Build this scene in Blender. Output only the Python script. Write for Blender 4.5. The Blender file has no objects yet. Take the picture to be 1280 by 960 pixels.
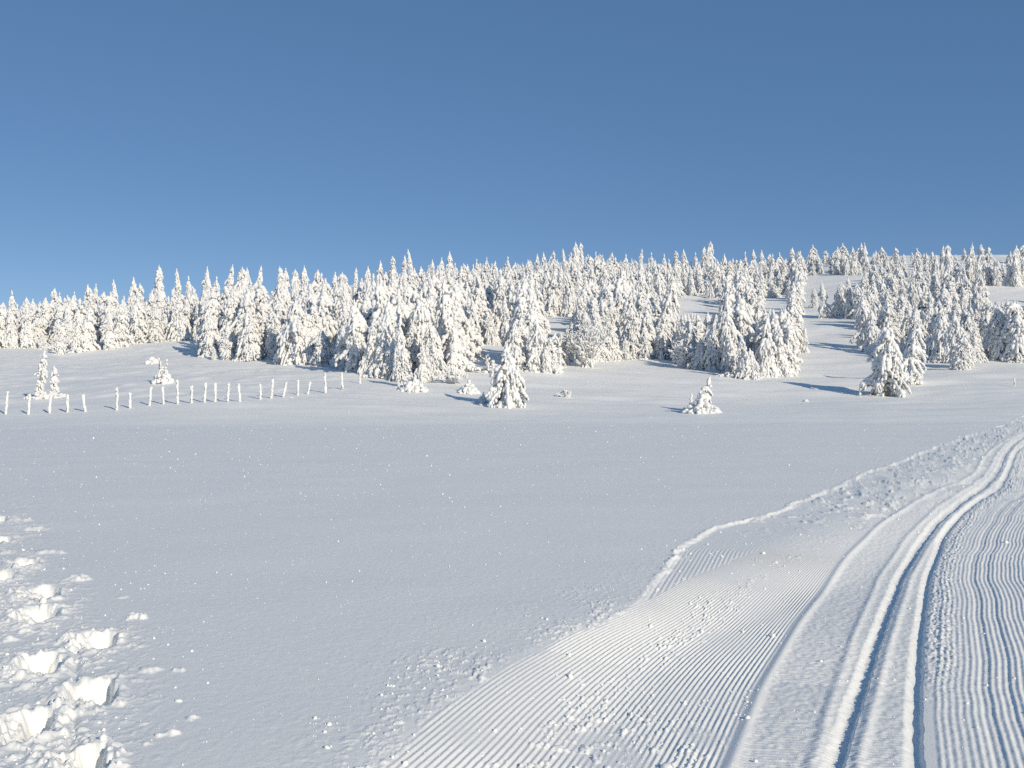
import bpy, math, random, time
import numpy as np
R = math.radians
T0 = time.time()
import sys
def log(*a): print(*a, file=sys.stderr)
rng = np.random.default_rng(7)
random.seed(7)
sc = bpy.context.scene
COL = sc.collection

# ------------------------------------------------------------------ camera geometry
F = 1256.0            # focal length in pixels of the 1280 x 960 photograph
CX, CY = 640.0, 480.0
HC = 1.65             # eye height
SUN_AZ, SUN_EL = 37.0, 24.0     # azimuth measured from straight behind the camera towards the right

# ------------------------------------------------------------------ noise
def hash2(ix, iy, seed):
    n = (ix.astype(np.int64) * 374761393 + iy.astype(np.int64) * 668265263 + seed * 974634777) & 0xffffffff
    n = ((n ^ (n >> 13)) * 1274126177) & 0xffffffff
    n = ((n ^ (n >> 16)) * 2246822519) & 0xffffffff
    return ((n ^ (n >> 15)) & 0xffffff) / float(0xffffff) * 2 - 1
def vnoise(x, y, seed=0):
    ix = np.floor(x); iy = np.floor(y); fx = x - ix; fy = y - iy
    ix = ix.astype(np.int64); iy = iy.astype(np.int64)
    u = fx * fx * fx * (fx * (fx * 6 - 15) + 10); v = fy * fy * fy * (fy * (fy * 6 - 15) + 10)
    a = hash2(ix, iy, seed); b = hash2(ix + 1, iy, seed); c = hash2(ix, iy + 1, seed); d = hash2(ix + 1, iy + 1, seed)
    return (a * (1 - u) + b * u) * (1 - v) + (c * (1 - u) + d * u) * v
def fbm(x, y, seed=0, octv=3, gain=0.5):
    s = 0; a = 1; 
    for o in range(octv):
        cs, sn = math.cos(o * 1.1), math.sin(o * 1.1)
        s = s + a * vnoise((x * cs - y * sn) * 2 ** o, (x * sn + y * cs) * 2 ** o, seed + o * 17); a *= gain
    return s
def sstep(a, b, x):
    t = np.clip((x - a) / (b - a), 0, 1); return t * t * (3 - 2 * t)

# ------------------------------------------------------------------ terrain: heights of the hillside
DS = [41, 48, 56, 66, 80, 100, 130, 170, 220, 300]
TAB = {
 -500: [530, 520, 505, 487, 464, 445, 430, 420, 414, 412],
    0: [530, 518, 500, 480, 458, 437, 421, 410, 404, 403],
  110: [530, 512, 493, 475, 456, 434, 416, 403, 396, 395],
  200: [530, 506, 489, 471, 452, 428, 410, 396, 387, 386],
  350: [530, 504, 488, 469, 447, 424, 402, 384, 371, 368],
  450: [530, 505, 483, 466, 446, 423, 400, 379, 362, 358],
  540: [530, 509, 488, 468, 448, 424, 398, 372, 352, 346],
  640: [530, 511, 494, 474, 453, 428, 398, 369, 345, 338],
  720: [530, 513, 497, 477, 456, 428, 394, 360, 333, 324],
  850: [530, 516, 502, 483, 459, 430, 396, 364, 340, 333],
  950: [530, 517, 503, 486, 465, 436, 402, 370, 341, 332],
 1020: [530, 517, 504, 487, 465, 433, 395, 359, 331, 321],
 1120: [530, 516, 502, 485, 463, 430, 391, 352, 327, 319],
 1280: [530, 516, 501, 482, 457, 424, 384, 346, 325, 319],
 1800: [530, 516, 501, 482, 457, 424, 384, 346, 325, 319]}
tpx = np.array(sorted(TAB)); tld = np.log(np.array(DS, float))
GPX = np.linspace(-500, 1800, 231); GLD = np.linspace(math.log(20), math.log(900), 260)
G = np.zeros((len(GPX), len(GLD)))
rows = []
for p in tpx:
    pr = [HC - d * (y - CY) / F for d, y in zip(DS, TAB[p])]
    pr[0] = 0.0
    rows.append(np.interp(GLD, np.concatenate([[math.log(20), math.log(36)], tld, [math.log(450), math.log(900)]]),
                          [0, 0] + pr + [pr[-1] + 1.5, pr[-1] - 6]))
rows = np.array(rows)
for j in range(len(GLD)): G[:, j] = np.interp(GPX, tpx, rows[:, j])
def blur(A, ax, n):
    for _ in range(n):
        P = np.pad(A, [(1, 1) if k == ax else (0, 0) for k in range(2)], mode='edge')
        A = (P[:-2] + 2 * P[1:-1] + P[2:]) / 4 if ax == 0 else (P[:, :-2] + 2 * P[:, 1:-1] + P[:, 2:]) / 4
    return A
G = blur(G, 0, 40); G = blur(G, 1, 16)
def base_h(X, Y):
    Yc = np.maximum(Y, 20.0)
    px = np.clip(CX + F * X / Yc, GPX[0], GPX[-1] - 1e-3); ld = np.clip(np.log(Yc), GLD[0], GLD[-1] - 1e-6)
    a = (px - GPX[0]) / (GPX[1] - GPX[0]); b = (ld - GLD[0]) / (GLD[1] - GLD[0])
    i = a.astype(int); j = b.astype(int); i = np.clip(i, 0, len(GPX) - 2); j = np.clip(j, 0, len(GLD) - 2)
    fa = a - i; fb = b - j
    z = (G[i, j] * (1 - fa) + G[i + 1, j] * fa) * (1 - fb) + (G[i, j + 1] * (1 - fa) + G[i + 1, j + 1] * fa) * fb
    far = sstep(30, 60, Y)
    z = z + far * (0.10 * fbm(X / 7.0, Y / 3.2, 3, 3) + 0.22 * vnoise(X / 19, Y / 12, 9)) + far * 0.35 * sstep(80, 160, Y) * vnoise(X / 15, Y / 12, 29)
    z = z + 0.05 * sstep(46, 54, Y) * (1 - sstep(90, 110, Y)) * sstep(-.02 , .12, -X / np.maximum(Y, 1) - .12) * np.maximum(fbm(X / 1.6, Y / 1.3, 31, 2) - .15, 0) * 2
    z = z + 0.011 * fbm(X / 4.5, Y / 4.0, 5, 2) * sstep(3, 12, Y) + 0.006 * vnoise(X / 1.1, Y / 0.8, 6)
    return z
def gh(x, y): return float(base_h(np.array([float(x)]), np.array([float(y)]))[0])
def proj_y(x, y): return CY - (gh(x, y) - HC) / y * F
DD = np.concatenate([np.arange(3.5, 41, .25), np.exp(np.linspace(math.log(41), math.log(330), 700))])
def hit(px, py):
    """distance at which the view ray through a photograph point meets the ground"""
    xs = (px - CX) / F * DD; z = base_h(xs, DD); yy = CY - (z - HC) / DD * F
    k = np.nonzero(yy <= py)[0]
    if len(k) == 0: return None
    d = DD[k[0]]
    return ((px - CX) / F * d, float(d))

# ------------------------------------------------------------------ the groomed trail
def curve(pts, smooth=9, drop=0.0):
    P = []
    for px, py in pts:
        if py > 534 or drop: d = (HC + drop) * F / (py - CY); P.append((d, (px - CX) / F * d))
        else:
            q = hit(px, py); P.append((q[1], q[0]))
    P.sort(); ys = np.array([p[0] for p in P]); xs = np.array([p[1] for p in P])
    yy = np.linspace(-60, 140, 4001)
    m0 = 0.385; m1 = (xs[-1] - xs[-3]) / (ys[-1] - ys[-3])
    v = np.interp(yy, ys, xs); v = np.where(yy < ys[0], xs[0] + (yy - ys[0]) * m0, v); v = np.where(yy > ys[-1], xs[-1] + (yy - ys[-1]) * m1, v)
    for _ in range(smooth * 6):
        v[1:-1] = (v[:-2] + 2 * v[1:-1] + v[2:]) / 4
    return yy, v
def cv(c, Y): return np.interp(Y, c[0], c[1])
E_OUT = curve([(478, 958), (560, 888), (640, 829), (720, 785), (800, 755), (822, 722), (850, 683), (895, 658), (975, 638), (1050, 608), (1100, 585), (1150, 566), (1210, 545), (1262, 528), (1280, 519)], 3)
E_IN = curve([(470, 960), (560, 888), (640, 832), (720, 788), (800, 757), (860, 722), (930, 694), (1000, 665), (1080, 632), (1130, 610), (1180, 586), (1230, 562), (1270, 541), (1300, 528)])
BERM = curve([(915, 958), (950, 868), (1000, 780), (1060, 700), (1100, 664), (1150, 632), (1182, 615), (1203, 608), (1220, 595), (1228, 580), (1240, 567), (1264, 552), (1290, 540)], 4, .16)
RID2 = curve([(1018, 958), (1042, 880), (1068, 800), (1100, 722), (1132, 676), (1176, 636), (1212, 614), (1230, 600), (1240, 586), (1247, 572), (1258, 560), (1275, 548), (1300, 538)], 4, .16)
GR_A = curve([(1040, 958), (1066, 880), (1093, 800), (1122, 722), (1145, 683), (1170, 653), (1195, 633), (1222, 615), (1239, 601), (1248, 587), (1254, 573), (1263, 562), (1280, 549), (1305, 538)], 4, .16)
GR_B = curve([(1146, 958), (1146, 880), (1150, 800), (1160, 722), (1180, 668), (1203, 641), (1222, 628), (1250, 611), (1258, 596), (1264, 583), (1270, 568), (1290, 553), (1320, 540)], 4, .16)
PRINTS = [(118, 803, 27, 1), (48, 832, 27, 1), (112, 868, 31, 1), (32, 910, 33, 1), (104, 953, 32, 1), (42, 771, 25, .9), (50, 743, 24, .75), (30, 705, 17, .8),
          (-4, 722, 20, .9), (0, 674, 15, .8), (-8, 650, 14, .7), (-70, 800, 28, 1), (-90, 870, 30, 1), (-50, 760, 22, 1)]
MOUNDS = [(64, 689, 20, 4), (97, 724, 20, 4), (172, 773, 15, 5), (188, 839, 17, 5), (223, 838, 9, 4), (180, 905, 10, 5), (210, 917, 17, 6), (239, 899, 10, 4),
          (153, 747, 7, 3), (32, 860, 9, 4), (183, 930, 7, 3), (20, 650, 18, 4), (45, 660, 14, 3), (165, 768, 6, 3), (12, 800, 14, 5), (90, 800, 16, 5), (5, 745, 14, 4),
          (85, 900, 14, 4), (30, 790, 12, 4), (75, 690, 9, 3), (10, 690, 12, 3), (150, 880, 10, 3), (60, 872, 12, 4), (955, 655, 26, 5), (985, 648, 12, 3), (905, 680, 26, 4),
          (497, 905, 7, 7), (1098, 608, 14, 3), (1085, 600, 12, 3), (1062, 616, 10, 3), (1040, 640, 10, 3), (1155, 622, 6, 3), (1120, 596, 14, 3)]
def unp(px, py): d = HC * F / (py - CY); return (px - CX) / F * d, d

def detail_h(X, Y):
    """everything printed into the near snow; evaluated only where it matters"""
    z = np.zeros_like(X)
    eo = X - cv(E_OUT, Y); ei = X - cv(E_IN, Y); be = X - cv(BERM, Y)
    sl = 1 / np.sqrt(1 + 0.45 ** 2 + 0 * X) ; sl = sl - (sl - 0.75) * sstep(8, 15, Y) 
    eo_ = eo * sl; ei_ = ei * sl; b_ = be * sl
    wob = 0.02 * fbm(X / 0.09, Y / 0.12, 39, 2) + 0.03 * vnoise(Y / 0.5, X * 0 + 3, 40) + 0.05 * vnoise(Y / 1.7, X * 0 + 5, 41)
    inside = sstep(-0.02, 0.05, eo_ + wob)
    fade = 1 - sstep(26, 60, Y)
    # bank and sunken bed; a raised lip of crumbs along its edge
    z -= 0.022 * inside * (0.4 + 0.6 * fade) * sstep(6.5, 9, Y)
    z += 0.011 * np.exp(-((eo_ + wob + 0.02) / 0.024) ** 2) * np.clip(0.45 + 1.1 * vnoise(X / 0.16, Y / 0.16, 44) + .4 * vnoise(X / 0.05, Y / 0.05, 45), 0, 1.5) * sstep(6.5, 9, Y)
    bw = 0.75 + 0.5 * sstep(7, 10, Y)
    z -= 0.13 * sstep(-0.16, bw, ei_) + 0.02 * sstep(0.4, 1.2, ei_)
    # corduroy
    wid = np.maximum(cv(BERM, Y) - cv(E_IN, Y), 0.3)
    t = ei / wid
    ph = t * 43 + 0.25 * vnoise(X / 0.9, Y / 0.9, 50)
    ph = np.where(ei_ < -0.03, eo_ / 0.037, ph)
    amp = np.where(ei_ < -0.03, .55, 1.) * 0.0056 * inside * (1 - sstep(-0.10, -0.02, b_)) * (0.75 + 0.35 * vnoise(X / 0.5, Y / 0.7, 51))
    damp = 1 - 0.75 * sstep(0.35, 0.7, fbm(X / 0.55, Y / 0.8, 52, 2) * 0.6 + 0.42 * sstep(7.5, 11, Y))
    far1 = 1 - sstep(8, 12.5, Y)
    z += amp * damp * far1 * (np.sin(2 * np.pi * ph) + .22 * (1 - sstep(6, 9, Y)) * fbm(X / .03, Y / .04, 53, 2)) 
    # berm ridge, smooth ski lane, ridge, grooves
    z += 0.013 * np.exp(-(b_ / 0.032) ** 2)
    r2 = (X - cv(RID2, Y)) * sl; ga = (X - cv(GR_A, Y)) * sl; gb = (X - cv(GR_B, Y)) * sl
    z += 0.010 * np.exp(-((r2 + 0.01) / 0.03) ** 2)
    nz = vnoise(X / 0.05, Y / 0.09, 60)
    def groove(g, w, dep): return -dep * (1 + .10 * nz) * sstep(-w - 0.055, -w + 0.005, g) * (1 - sstep(w - 0.006, w + 0.018, g))
    nz = vnoise(X / 0.05, Y / 0.09, 60)
    near = 1 - 0.45 * sstep(9, 20, Y)
    z += groove(ga - 0.02, 0.024 + 0.006 * nz, 0.028) * near
    z += 0.012 * np.exp(-((ga - 0.11) / 0.03) ** 2)
    z += groove(gb - 0.0, 0.016 + 0.006 * nz, 0.027) * near
    lane = sstep(0.0, 0.05, b_) * (1 - sstep(-0.06, 0.0, gb))
    z += lane * 0.0022 * np.sin(Y * 2 * np.pi / 0.035 + X * 20) * (1 - sstep(7, 10, Y)) + lane * 0.003 * vnoise(X / 0.03, Y / 0.03, 61)
    # far side of the lane: wavy, coarser comb marks
    rt = sstep(0.06, 0.12, gb)
    wv = 0.007 * vnoise(Y / 0.30, X / 1.2, 70) + 0.028 * vnoise(Y / 0.95, X / 2.5, 71)
    gq = gb + wv
    pr = np.sin(2 * np.pi * gq / 0.037)
    sel = 0.55 + 0.45 * vnoise(gq / 0.11, Y * 0 + 1.5, 72)
    z += rt * (0.0034 * pr * sel + 0.0016 * fbm(X / 0.03, Y / 0.045, 77, 2) + 0.0050 * vnoise(gq / 0.062, Y * 0 + 7, 73)) * (1 - sstep(18, 34, Y))
    z += (sstep(0.03, 0.06, gb) * (1 - sstep(0.14, 0.30, gb))) * 0.014 * np.abs(fbm(X / 0.035, Y / 0.05, 74, 2)) * sstep(5.2, 7, Y)
    z += inside * 0.018 * sstep(11, 18, Y) * fbm(X / 0.35, Y / 0.5, 75, 3) + inside * 0.02 * sstep(20, 40, Y) * fbm(X / 1.1, Y / 1.5, 76, 2)
    # crumbly belt outside the edge, and patches of loose crumbs on the bed
    belt = sstep(-0.85, -0.10, eo_ + 0.25 * vnoise(X / 0.4, Y / 0.5, 80)) * (1 - inside) * (1 - 0.75 * sstep(7.5, 9, Y))
    cr = np.maximum(fbm(X / 0.035, Y / 0.045, 81, 3, 0.6), 0)
    z += belt * 0.012 * cr * (0.5 + 0.5 * vnoise(X / 0.22, Y / 0.3, 82))
    pat = inside * sstep(0.12, 0.5, vnoise(X / 0.6, Y / 1.0, 83) * 0.6 + 0.55 * np.exp(-((t - 0.42) / 0.13) ** 2)) * (1 - sstep(-0.05, 0.0, b_))
    z += pat * (1 - .6 * sstep(7, 10, Y)) * 0.014 * np.maximum(fbm(X / 0.05, Y / 0.06, 84, 3, 0.6) - 0.35, 0)
    rough = inside * sstep(10.5, 14, Y) * (1 - sstep(-0.2, 0.1, b_))
    z += rough * 0.035 * np.maximum(fbm(X / 0.16, Y / 0.22, 85, 3, 0.6) - 0.35, 0)
    # grain of the untouched snow
    z += 0.0008 * vnoise(X / 0.028, Y / 0.035, 90) * (1 - sstep(8, 14, Y)) * (1 - inside) + 0.0005 * vnoise(X / 0.10, Y / 0.09, 91) * (1 - inside) * (1 - sstep(14, 30, Y))
    return z
def prints_h(X, Y):
    z = np.zeros_like(X); rough = np.zeros_like(X)
    for k, (px, py, hw, s) in enumerate(PRINTS):
        cx, cy = unp(px, py); r = hw / F * cy * 1.05
        m = (abs(X - cx) < 3.2 * r) & (abs(Y - cy) < 4.6 * r)
        if not m.any(): continue
        x = X[m]; y = Y[m]
        w = 0.24 * vnoise(x / (r * .7), y / (r * .7), 100 + k) + 0.07 * vnoise(x / (r * .2), y / (r * .2), 130 + k)
        u = ((x - cx) * .907 + (y - cy) * .42) / r; v = ((y - cy) * .907 - (x - cx) * .42) / (r * 1.65)
        d = (np.abs(u) ** 3 + np.abs(v) ** 3) ** (1 / 3) + w * .8
        ramp = 0.30 + 0.70 * sstep(-0.7, 0.55, u - 0.1 * v)
        dep = s * 0.165 * ramp * (1 - sstep(0.70, 1.04, d)) * (1 + .22 * fbm(x / .06, y / .06, 97, 2))
        lump = 0.007 * fbm(x / .03, y / .05, 155, 2) * (1 - sstep(.8, 1.1, d)) + 0.035 * np.maximum(fbm(x / 0.06, y / 0.06, 160 + k, 3, .6), 0) * (1 - sstep(0.0, .5, u)) * (1 - sstep(.9, 1.2, d))
        rim = 0.020 * np.exp(-((d - 1.15) / 0.22) ** 2) * (0.6 + 0.8 * vnoise(x / 0.07, y / 0.07, 190 + k))
        z[m] += -dep + rim + lump
        rough[m] += np.exp(-(d / 1.7) ** 2)
    for k, (px, py, hw, hp) in enumerate(MOUNDS):
        cx, cy = unp(px, py); r = hw / F * cy
        m = (abs(X - cx) < 2.4 * r) & (abs(Y - cy) < 4 * r)
        if not m.any(): continue
        x = X[m]; y = Y[m]
        ry = 0.8 * r if hw > 9 else r
        d = np.sqrt(((x - cx) / r) ** 2 + ((y - cy) / ry) ** 2) + 0.45 * fbm(x / (r * .6), y / (r * .6), 220 + k, 2)
        z[m] += min(0.035, 0.2 * r + hp / F * cy * .45) * (1 - sstep(0.35, 1.0, d)) * (0.75 + 0.5 * vnoise(x / .04, y / .04, 250 + k))
    rough = np.clip(rough, 0, 1)
    z += (0.2 + rough) * 0.022 * np.maximum(fbm(X / 0.05, Y / 0.06, 280, 3, .62) - .12, 0) * sstep(-6.0, -3.0, -X - 6.2) if False else rough * 0.024 * np.maximum(fbm(X / 0.05, Y / 0.06, 280, 3, .62) - .12, 0)
    # the shuffle line between the steps
    a = unp(95, 815); b = unp(90, 940)
    t = np.clip((Y - b[1]) / (a[1] - b[1]), 0, 1); xc = b[0] + (a[0] - b[0]) * t
    m2 = sstep(b[1] - .1, b[1], Y) * (1 - sstep(a[1], a[1] + .1, Y))
    z -= 0.02 * np.exp(-((X - xc) / 0.022) ** 2) * m2
    # scuffed corridor around the prints
    l0 = unp(150, 940); l1 = unp(60, 660)
    xr = l0[0] + (l1[0] - l0[0]) * np.clip((Y - l0[1]) / (l1[1] - l0[1]), -1, 1.3)
    cor = (1 - sstep(-0.5, 0.35, X - xr)) * sstep(-14, -9, X * 1.0) * (1 - sstep(13, 17, Y)) * sstep(-2, 2, Y)
    z += cor * 0.011 * np.maximum(fbm(X / 0.07, Y / 0.08, 290, 3, .6) - .25, 0) + cor * 0.010 * np.maximum(fbm(X / 0.28, Y / 0.22, 291, 2, .6) - .2, 0)
    return z
def surf(X, Y):
    z = base_h(X, Y)
    m = (Y > -8) & (Y < 60) & (X > cv(E_OUT, Y) - 1.6)
    z[m] += detail_h(X[m], Y[m])
    m = (Y > -6) & (Y < 30) & (X < -0.5) & (X > -16)
    z[m] += prints_h(X[m], Y[m])
    m = (Y < 30) & (Y > 0) & (X <= cv(E_OUT, Y) - 1.6)
    x = X[m]; y = Y[m]
    z[m] += 0.0008 * vnoise(x / 0.028, y / 0.035, 90) * (1 - sstep(8, 14, y)) + 0.0005 * vnoise(x / 0.10, y / 0.09, 91) * (1 - sstep(14, 30, y))
    return z

def mesh_from(name, V, Fc, smooth=True, n=None):
    """V (n,3) float, Fc (m,k) int"""
    me = bpy.data.meshes.new(name)
    k = Fc.shape[1]
    me.vertices.add(len(V)); me.loops.add(Fc.size); me.polygons.add(len(Fc))
    me.vertices.foreach_set('co', V.astype(np.float32).ravel())
    me.loops.foreach_set('vertex_index', Fc.astype(np.int32).ravel())
    me.polygons.foreach_set('loop_start', np.arange(0, Fc.size, k, dtype=np.int32))
    me.polygons.foreach_set('use_smooth', np.full(len(Fc), smooth))
    me.update(calc_edges=True); me.validate()
    return me
def link(name, me, parent=None, mat=None):
    o = bpy.data.objects.new(name, me); COL.objects.link(o)
    if parent: o.parent = parent
    if mat: me.materials.clear(); me.materials.append(mat)
    return o

# ------------------------------------------------------------------ materials
def new_mat(name):
    m = bpy.data.materials.new(name); m.use_nodes = True
    nt = m.node_tree; return m, nt, nt.nodes['Principled BSDF']
def snow_mat(name, c1, c2, scales, strength, rough=0.65, dist=0.02, colscale=3.0):
    m, nt, b = new_mat(name)
    tc = nt.nodes.new('ShaderNodeTexCoord')
    n1 = nt.nodes.new('ShaderNodeTexNoise'); n1.inputs['Scale'].default_value = colscale; n1.inputs['Detail'].default_value = 5
    nt.links.new(tc.outputs['Object'], n1.inputs['Vector'])
    mx = nt.nodes.new('ShaderNodeMix'); mx.data_type = 'RGBA'
    mx.inputs[6].default_value = (*c1, 1); mx.inputs[7].default_value = (*c2, 1)
    nt.links.new(n1.outputs['Fac'], mx.inputs[0]); nt.links.new(mx.outputs[2], b.inputs['Base Color'])
    prev = None
    for s, st in zip(scales, strength):
        n = nt.nodes.new('ShaderNodeTexNoise'); n.inputs['Scale'].default_value = s; n.inputs['Detail'].default_value = 4; n.inputs['Roughness'].default_value = .65
        nt.links.new(tc.outputs['Object'], n.inputs['Vector'])
        bp = nt.nodes.new('ShaderNodeBump'); bp.inputs['Strength'].default_value = st; bp.inputs['Distance'].default_value = dist
        nt.links.new(n.outputs['Fac'], bp.inputs['Height'])
        if prev: nt.links.new(prev.outputs['Normal'], bp.inputs['Normal'])
        prev = bp
    nt.links.new(prev.outputs['Normal'], b.inputs['Normal'])
    b.inputs['Roughness'].default_value = rough
    b.inputs['Specular IOR Level'].default_value = 0.25
    return m
M_GROUND = snow_mat('snow_field_material', (0.900, 0.905, 0.872), (0.870, 0.875, 0.845), (150.0, 60.0), (0.5, 0.35), 0.6, 0.005, 0.4)
M_SNOW = snow_mat('rime_snow', (0.85, 0.85, 0.83), (0.78, 0.78, 0.77), (9.0,), (0.5,), 0.7, 0.06, 2.0)
M_NEEDLE = snow_mat('frosted_needles', (0.10, 0.095, 0.07), (0.42, 0.41, 0.38), (14.0,), (0.6,), 0.8, 0.04, 5.0)
M_BARK = snow_mat('spruce_bark', (0.09, 0.07, 0.05), (0.25, 0.22, 0.18), (18.0,), (0.8,), 0.85, 0.03, 6.0)
M_WOOD = snow_mat('weathered_wood', (0.20, 0.17, 0.14), (0.42, 0.39, 0.35), (25.0,), (0.6,), 0.85, 0.01, 12.0)
M_CRYST, _nt, _b = new_mat('frost_crystal_ice'); _b.inputs['Base Color'].default_value = (.97, .97, .98, 1); _b.inputs['Roughness'].default_value = .3

# ------------------------------------------------------------------ ground sheet
def steps(segs):
    out = []
    for a, b, d in segs: out += list(np.arange(a, b, d))
    return np.array(out)
pxs = steps([(-260, -40, 6), (-40, 300, 1.3), (300, 450, 1.7), (450, 1320, 0.72), (1320, 1500, 5)])
th = np.arctan((pxs - CX) / F)
th = np.concatenate([np.linspace(-math.pi, th[0] - .02, 60, endpoint=True), th, np.linspace(th[-1] + .02, math.pi, 60, endpoint=False)])
r_near = np.linspace(0.15, 3.6, 26, endpoint=False)
r_mid = HC * F / np.concatenate([np.arange(575, 330, -0.85), np.arange(330, 140, -0.48), np.arange(140, 50, -0.85)])
r_far = np.exp(np.linspace(math.log(r_mid[-1] + .3), math.log(300), 430))
r_out = np.exp(np.linspace(math.log(306), math.log(2200), 26))
rr = np.concatenate([r_near, r_mid[r_mid > 3.6], r_far, r_out])
TH, RR = np.meshgrid(th, rr)
GX = (RR * np.sin(TH)); GY = (RR * np.cos(TH))
Z = surf(GX.ravel().copy(), GY.ravel().copy()).reshape(GX.shape)
V = np.stack([GX, GY, Z], -1).reshape(-1, 3)
nc = len(th); nr = len(rr)
i = np.arange(nr - 1)[:, None] * nc; j = np.arange(nc)[None, :]; j2 = (j + 1) % nc
Q = np.stack([i + j, i + nc + j, i + nc + j2, i + j2], -1).reshape(-1, 4)[:, ::-1]
g = link('snow_ground', mesh_from('snow_ground', V, Q), None, M_GROUND)
g['kind'] = 'structure'; g['label'] = 'snow-covered field and hillside with a groomed ski trail and boot prints'
log('ground', V.shape, time.time() - T0)

# ------------------------------------------------------------------ lumps
def ico(sub):
    import bmesh
    bm = bmesh.new(); bmesh.ops.create_icosphere(bm, subdivisions=sub, radius=1.0)
    bm.verts.ensure_lookup_table()
    v = np.array([p.co[:] for p in bm.verts]); f = np.array([[q.index for q in p.verts] for p in bm.faces]); bm.free(); return v, f
ICO = {1: ico(1), 2: ico(2), 3: ico(3)}
def templ(sub, k, seed):
    r = np.random.default_rng(seed); v, f = ICO[sub]; out = []
    for _ in range(k):
        d = np.zeros(len(v))
        for __ in range(7):
            a = r.normal(size=3); a /= np.linalg.norm(a); d += np.maximum(v @ a - 0.25, 0) * r.uniform(-.45, .65)
        out.append(v * (1 + d)[:, None])
    return out
TPL = {s: templ(s, 10, 5 + s) for s in (1, 2, 3)}
class Lumps:
    def __init__(s): s.c = []; s.d = []; s.r = []; s.l = []
    def add(s, c, d, r, l): s.c.append(c); s.d.append(d); s.r.append(r); s.l.append(l)
    def build(s, name, sub, r):
        c = np.array(s.c, float); d = np.array(s.d, float); rad = np.array(s.r); ln = np.array(s.l)
        d /= np.maximum(np.linalg.norm(d, axis=1, keepdims=True), 1e-6)
        up = np.where(np.abs(d[:, 2:3]) > .9, np.array([[1., 0, 0]]), np.array([[0, 0, 1.]]))
        a = np.cross(up, d); a /= np.linalg.norm(a, axis=1, keepdims=True); b = np.cross(d, a)
        ang = r.uniform(0, 2 * np.pi, len(c))[:, None]
        a2 = a * np.cos(ang) + b * np.sin(ang); b2 = np.cross(d, a2)
        tp = TPL[sub]; f = ICO[sub][1]; nv = len(tp[0]); idx = r.integers(0, len(tp), len(c))
        T = np.array(tp)[idx]
        V = c[:, None, :] + T[:, :, 0:1] * (rad[:, None] * a2)[:, None, :] + T[:, :, 1:2] * (rad[:, None] * b2)[:, None, :] + T[:, :, 2:3] * (ln[:, None] * d)[:, None, :]
        Fc = (f[None] + (np.arange(len(c)) * nv)[:, None, None]).reshape(-1, 3)
        return mesh_from(name, V.reshape(-1, 3), Fc)

def mesh_arrays(me):
    v = np.zeros(len(me.vertices) * 3, np.float32); me.vertices.foreach_get('co', v)
    f = np.zeros(len(me.loops), np.int32); me.loops.foreach_get('vertex_index', f)
    return v.reshape(-1, 3), f.reshape(-1, len(f) // len(me.polygons))
def tube_mesh(name, pts, rads, n=8, r=None):
    V = []; Fs = []
    for k, (p, q) in enumerate(zip(pts, rads)):
        for a in range(n):
            t = 2 * math.pi * a / n; w = q * (1 + (r.uniform(-.12, .12) if r is not None else 0))
            V.append((p[0] + w * math.cos(t), p[1] + w * math.sin(t), p[2]))
    for k in range(len(pts) - 1):
        for a in range(n): Fs.append((k * n + a, k * n + (a + 1) % n, (k + 1) * n + (a + 1) % n, (k + 1) * n + a))
    return mesh_from(name, np.array(V), np.array(Fs))

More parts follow.
